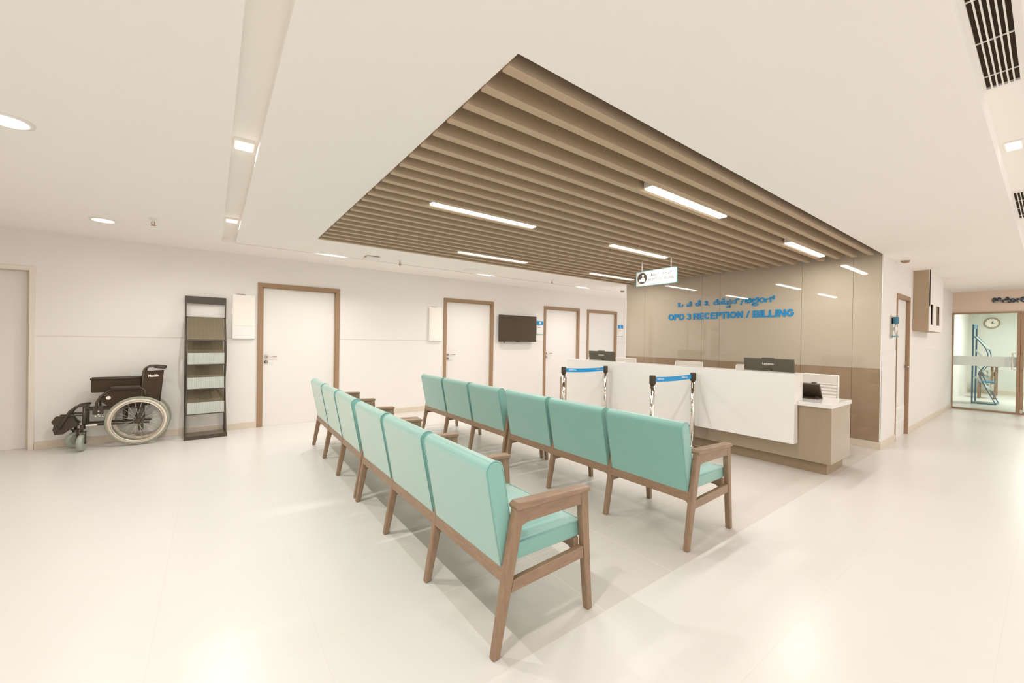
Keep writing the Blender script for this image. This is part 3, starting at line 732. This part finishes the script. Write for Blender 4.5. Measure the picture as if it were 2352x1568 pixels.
notice(.217, .493, 'white wall notice frame with paper sheet beside the black brochure rack', True)
notice(3.259, 3.526, 'white wall notice frame left of the second brown door', False)
def room_sign(x0, x1, lab, pic):
    w = x1-x0; t = thing('room_sign', lab, 'room sign', (x0, YW, 1.49), group='blue-topped room signs')
    bx(0, w, -.010, 0, 0, .21, bev=.002).build('plate', M['whiteplastic'], t)
    bx(0, w, -.012, 0, .212, .302, bev=.002).build('header', M['blue'], t)
    p = MB()
    if pic:
        p.prism([(w*.36, .225), (w*.36, .25), (w*.44, .275), (w*.52, .29), (w*.60, .275), (w*.66, .25), (w*.66, .225), (w*.58, .225), (w*.56, .25), (w*.50, .25), (w*.46, .225)], 'y', -.0135, -.012)
    else:
        p.box(w*.44, w*.58, -.0135, -.012, .225, .236); p.box(w*.49, w*.54, -.0135, -.012, .236, .275); p.lathe([(.008, -.012), (.008, -.0135)], (w*.5, 0, .28), n=14, axis='y')
    p.build('pictogram', M['paper'], t)
    q = MB(); q.box(w*.12, w*.36, -.0112, -.010, .182, .192); q.box(w*.10, w*.62, -.0112, -.010, .146, .158); q.build('text_lines', M['brownshadow'], t)
    e = MB(); e.box(0, w, -.016, 0, -.004, .004); e.build('lower_rail', M['acrylic'], t)
room_sign(5.925, 6.117, 'blue-topped room sign between the television and the third brown door', True)
room_sign(8.80, 9.012, 'blue-topped room sign right of the last brown door, by the glass wall', False)

# ------------------------------------------------------------------ brochure rack
def make_rack(name, lab, metal, tray_m, lip_m):
    """front faces -y; 0.43 wide, 0.38 deep, 1.89 high"""
    t = thing(name, lab, 'brochure rack'); W = .215
    for s in (-1, 1):
        q = MB(); q.box(s*W-.012 if s < 0 else s*W-.006, s*W+.006 if s < 0 else s*W+.012, .165, .195, .02, 1.885, .003); q.build('post', metal, t)
        pts = []
        for i in range(31):
            u = i/30; z = 1.60-1.575*u
            if u < .55: yy = .16-.30*math.sin(u/.55*PI)*(.9) if False else .16-.22*math.sin(u/.55*PI/1.12)
            else: yy = (.16-.22*math.sin(PI/1.12))+(-.185-(.16-.22*math.sin(PI/1.12)))*((u-.55)/.45)**1.15
            pts.append((s*(W-.002), yy, z))
        q = MB(); q.tube(pts, .010, 8); q.build('curved_rail', metal, t)
    bx(-W, W, .170, .186, 1.785, 1.885, bev=.002).build('header_panel', metal, t)
    b = MB(); b.box(-W-.012, W+.012, -.19, .195, 0, .022, .003); b.box(-W-.012, W+.012, -.197, -.18, 0, .05, .003); b.slot = 1; b.box(-W+.01, W-.01, -.178, .185, .021, .025); b.build('base', [metal, tray_m], t)
    for k, (z, yf) in enumerate(((1.285, -.055), (.965, -.055), (.64, -.05), (.315, -.10))):
        q = MB(); q.prism([(yf, z+.012), (yf+.006, z+.008), (.168, z+.315), (.162, z+.319)], 'x', -W+.018, W-.018); q.build('tray', tray_m, t)
        q = MB(); q.box(-W+.008, W-.008, yf-.012, yf+.012, z-.008, z+.008, .003); q.build('ledge', metal, t)
        if k: bx(-W+.02, W-.02, yf-.014, yf-.010, z+.006, z+.155).build('front_lip', lip_m, t)
    q = MB(); q.tube([(-W, .17, 1.598), (W, .17, 1.598)], .008, 8); q.build('crossbar', metal, t)
    return t
rk = make_rack('brochure_rack', 'tall black empty brochure rack standing against the long wall', M['blackmetal'], M['smoke'], M['frost'])
rk.location = (-.072, 6.815, 0); rk.rotation_euler = (0, 0, .05)
rk2 = make_rack('brochure_rack', 'blue brochure rack seen side-on through the glazed door', M['bluemetal'], M['frost'], M['frost'])
rk2.location = (14.86, .955, 0); rk2.rotation_euler = (0, 0, -.05)

# chair and table behind the glass
t = thing('side_chair', 'small brown wooden chair behind the blue rack, seen through the glazed door', 'chair', (16.3, 1.02, 0))
for x, y in ((-.15, -.13), (.15, -.13), (-.15, .13), (.15, .13)): bx(x-.02, x+.02, y-.02, y+.02, 0, .42 if x < 0 else .70).build('leg', M['wood'], t)
bx(-.17, .17, -.15, .15, .42, .46, bev=.012).build('seat', M['bluemetal'], t)
bx(.13, .17, -.13, .13, .58, .70, bev=.01).build('backrest', M['wood'], t)
t = thing('side_table', 'narrow brown table at the far wall behind the glazed door', 'table', (17.6, .96, 0))
bx(-.3, .3, -.12, .12, .80, .84, bev=.004).build('table_top', M['wood'], t)
for y in (-.03, .05): bx(-.03, .03, y-.025, y+.025, 0, .80).build('leg', M['wood'], t)

# ------------------------------------------------------------------ corridor fittings
t = thing('sanitiser_dispenser', 'wall-mounted sanitiser bottle on bracket left of the corridor door', 'dispenser', (7.46, YC, 1.46))
bx(-.05, .07, -.012, 0, 0, .30, bev=.003).build('backplate', M['steel'], t)
MB().lathe([(.032, .19), (.034, .20), (.034, .27), (.026, .285)], (0, -.046, 0), n=24).build('bottle', M['brownbottle'], t)
k = MB(); k.lathe([(.012, .19), (.012, .15), (.02, .14), (.02, .10), (.012, .09), (.008, .04)], (0, -.046, 0), n=16); k.build('pump', M['whiteplastic'], t)
k = MB(); k.box(-.02, .02, -.075, 0, .01, .03, .004); k.build('lever', M['acrylic'], t)
t = thing('overhead_casing', 'beige boxed-in casing hung under the corridor ceiling past the door', 'casing', (8.87, 1.153, 1.59))
L_, H_, W_ = 1.23, ZC-1.59, YC-1.153-.001
k = MB(); k.box(0, .012, 0, W_, 0, H_, .002); k.box(L_-.012, L_, 0, W_, 0, H_); k.box(.012, L_-.012, 0, W_, 0, .012); k.build('side_board', M['brownshadow'], t)  # brown board tone, darkened to hold the corridor's light falloff
f = MB()
for a, b, z0, z1 in ((0, L_, .42, H_), (0, L_, 0, .10), (0, .11, .10, .42), (.33, .61, .10, .42), (.95, L_, .10, .42)): f.box(a, b, -.012, 0, z0, z1)
f.build('front_board', M['wall'], t)
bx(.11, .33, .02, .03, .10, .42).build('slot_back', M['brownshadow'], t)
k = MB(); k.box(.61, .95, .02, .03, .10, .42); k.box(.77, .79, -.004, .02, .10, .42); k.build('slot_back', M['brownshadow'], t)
bx(.0, .014, -.016, -.004, .38, H_, bev=.002).build('dark_joint', M['black'], t)

# ------------------------------------------------------------------ folded wheelchair (faces -x)
t = thing('wheelchair', 'folded black wheelchair parked against the long wall, footrest to the left', 'wheelchair', (-.73, 6.84, 0))
YN, YF = -.150, .105
def wheel(yc, sgn):
    w = MB().torus((0, yc, .297), .257, .021, 'y', 56, 10, .75).build('rear_wheel', M['rim'], t)
    MB().torus((0, yc, .297), .281, .0155, 'y', 56, 10, 1.1).build('tyre', M['tyre'], w)
    MB().torus((0, yc+.035*sgn, .297), .236, .008, 'y', 56, 8).build('hand_rim', M['steel'], w)
    h = MB(); h.lathe([(.022, -.03), (.030, -.02), (.020, 0), (.030, .02), (.022, .03)], (0, yc, .297), n=18, axis='y'); h.build('hub', M['black'], w)
    for k in range(22):
        a = 2*PI*k/22; b = a+(.55 if k % 2 else -.55)
        MB().tube([(.026*math.cos(b), yc+(.016 if k % 2 else -.016), .297+.026*math.sin(b)), (.242*math.cos(a), yc, .297+.242*math.sin(a))], .0016, 5).build('spoke', M['spoke'], w)
wheel(YN, -1); wheel(YF, 1)
def fwheel(x, y, rz):
    c = MB().torus((0, 0, 0), .072, .027, 'y', 32, 12, .95); 
    c.lathe([(.05, -.02), (.06, 0), (.05, .02)], n=24, axis='y')
    c.rot(rz, 'Z').shift((x, y, .098)); o = c.build('castor', M['caster'], t)
    f = MB(); f.box(-.012, .012, .030, .036, -.02, .12, .002); f.box(-.012, .012, -.036, -.030, -.02, .12, .002); f.box(-.03, .03, -.036, .036, .112, .128, .004)
    f.lathe([(.012, -.04), (.012, .04)], n=12, axis='y'); f.rot(rz, 'Z').shift((x, y, .098)); f.build('fork', M['black'], o)
    MB().cyl((x, y, .22), (x, y, .30), .014, 10).build('fork_stem', M['black'], o)
fwheel(-.475, YN-.03, PI/2-.12); fwheel(-.565, YF-.06, .75)
def tube(name, pts, r=.0125, m=None, n=10): return MB().tube(pts, r, n).build(name, m or M['blackmetal'], t)
for s, y in ((0, YN+.045), (1, YF-.03)):
    fr_ = MB()
    fr_.tube([(-.472, y, .24), (-.468, y, .50)], .015); fr_.tube([(-.468, y, .285), (.10, y, .265)], .0135)
    fr_.tube([(-.468, y, .462), (-.22, y, .462), (.04, y, .455)], .0125); fr_.tube([(.03, y, .26), (.02, y, .48), (.045, y, .90)], .0135)
    fr_.tube([(-.13, y, .27), (-.13, y, .46)], .012)
    fr_.build('side_frame', M['blackmetal'], t)
    tube('push_handle', [(.045, y, .89), (.052, y, .925), (.08, y, .952), (.12, y, .957), (.25, y, .937)], .0125)
    g = MB(); g.tube([(.14, y, .953), (.25, y, .936)], .017, 12); 
    g.build('grip', M['black'], t)
    tube('armrest_tube', [(-.365, y-.01, .47), (-.365, y-.01, .545), (-.335, y-.01, .61), (-.27, y-.01, .672), (-.235, y-.01, .69), (.03, y-.01, .69), (.055, y-.01, .66), (.06, y-.01, .58)], .012)
    MB().box(-.25, .02, y-.04, y+.025, .692, .728, .014, 3).build('arm_pad', M['black'], t)
    sk = MB(); sk.prism([(-.345, .565), (-.27, .645), (-.235, .675), (.045, .675), (.05, .45), (-.20, .45), (-.27, .49)], 'y', y-.004, y+.002); sk.build('skirt_guard', M['blackfabric'], t)
    lr = MB(); lr.tube([(-.445, y, .515), (-.48, y, .517), (-.535, y, .505), (-.585, y, .455), (-.625, y, .37), (-.672, y, .255)], .0135, 10)
    lr.tube([(-.47, y, .40), (-.575, y, .41), (-.60, y, .40)], .010); lr.build('legrest_hanger', M['blackmetal'], t)
fp = MB(); fp.prism([(-.70, .405), (-.60, .40), (-.56, .385), (-.545, .34), (-.51, .285), (-.56, .265), (-.64, .195), (-.71, .195), (-.725, .255), (-.715, .30), (-.735, .345)], 'y', YN+.068, YN+.09, .004); fp.build('footplate', M['black'], t)
fp = MB(); fp.prism([(-.69, .405), (-.58, .40), (-.555, .34), (-.52, .30), (-.57, .27), (-.66, .21), (-.71, .24), (-.72, .34)], 'y', YF-.06, YF-.04, .004); fp.build('footplate', M['black'], t)
MB().lathe([(.022, 0), (.020, -.003)], n=24, axis='y').build('badge', M['paper'], t, label='pale oval badge on the skirt guard').location = (-.268, YN+.040, .59)
st = MB(); st.box(-.425, .018, -.065, .03, .655, .815, .012, 3); st.build('folded_seat', M['blackfabric'], t)
k = MB(); k.tube([(-.43, -.06, .815), (.02, -.06, .815)], .012, 8); k.tube([(-.43, .025, .82), (.02, .025, .82)], .012, 8); k.build('seat_tube', M['blackmetal'], t)
bk = MB()
for (a, b) in (((.048, YN+.035), (.225, -.03)), ((.225, -.03), (.048, YF-.02))):
    q = bmesh.new(); dx = Vector((b[0]-a[0], b[1]-a[1])).normalized(); nn = Vector((-dx.y, dx.x))*.006; vs = []
    for (p, z0, z1, sl) in ((a, .475, .905, -.035), (b, .47, .885, -.05)):
        vs.append([q.verts.new((p[0]+e*nn.x+(sl if z == z0 else 0), p[1]+e*nn.y, z)) for e in (-1, 1) for z in (z0, z1)])
    (a0, a1, a2, a3), (b0, b1, b2, b3) = vs
    for f_ in ((a0, a1, b1, b0), (a2, b2, b3, a3), (a1, a3, b3, b1), (a0, b0, b2, a2), (a0, a2, a3, a1), (b0, b1, b3, b2)): q.faces.new(f_)
    bk.merge(q)
bo = bk.build('backrest_fabric', M['blackfabric'], t)
dv = Vector((.177, .085, 0)).normalized()
lg = MB(); letter(lg, 'Maxlife', (.085, YN+.035+.018-.009, .822), tuple(dv), (0, 0, 1), 0, .105, 0, .034, .001, .03)
lg.build('logo', M['paper'], bo)
cb = MB(); cb.tube([(-.05, YN+.05, .27), (.0, YF-.03, .44)], .012); cb.tube([(-.05, YF-.03, .27), (.0, YN+.05, .44)], .012); cb.box(.0, .045, YN+.03, YN+.055, .17, .44, .004); cb.build('cross_brace', M['blackmetal'], t)
for (x, z) in ((-.345, .44), (-.345, .405), (-.37, .385), (-.335, .385), (-.31, .38)): MB().lathe([(.008, -.02), (.008, .02)], (x, YN+.03, z), n=12, axis='y').build('bolt', M['chrome'], t)
bx(-.40, -.31, YN+.03, YN+.062, .40, .50, bev=.006).build('brake_block', M['black'], t)
bx(-.455, -.36, YN+.031, YN+.034, .272, .290).build('frame_sticker', M['paper'], t)

# ------------------------------------------------------------------ world, camera, view
w = bpy.data.worlds.new('world'); SC.world = w; w.use_nodes = True
w.node_tree.nodes['Background'].inputs[0].default_value = (1, .968, .94, 1)
w.node_tree.nodes['Background'].inputs[1].default_value = 1.3
f_, yaw, pit, rol = 923.592, .9314723, -.00497404, .01495578
F = Vector((math.cos(yaw)*math.cos(pit), math.sin(yaw)*math.cos(pit), math.sin(pit)))
R = Vector((math.sin(yaw), -math.cos(yaw), 0)); U = R.cross(F)
R, U = R*math.cos(rol)+U*math.sin(rol), U*math.cos(rol)-R*math.sin(rol)
cam = bpy.data.cameras.new('camera'); co = bpy.data.objects.new('camera', cam); C.objects.link(co)
m4 = Matrix(((R.x, U.x, -F.x, 0), (R.y, U.y, -F.y, 0), (R.z, U.z, -F.z, 1.36), (0, 0, 0, 1)))
co.matrix_world = m4
cam.sensor_width = 36; cam.sensor_fit = 'HORIZONTAL'; cam.lens = f_*36/2352; cam.clip_start = .03
SC.camera = co
SC.view_settings.view_transform = 'Standard'; SC.view_settings.look = 'None'; SC.view_settings.gamma = 1; SC.view_settings.exposure = .09
SC.view_settings.use_curve_mapping = False
cy = SC.cycles
cy.max_bounces = 10; cy.diffuse_bounces = 7; cy.glossy_bounces = 4; cy.transparent_max_bounces = 12; cy.transmission_bounces = 6
cy.caustics_reflective = False; cy.caustics_refractive = False; cy.sample_clamp_indirect = 4
cy.use_denoising = True
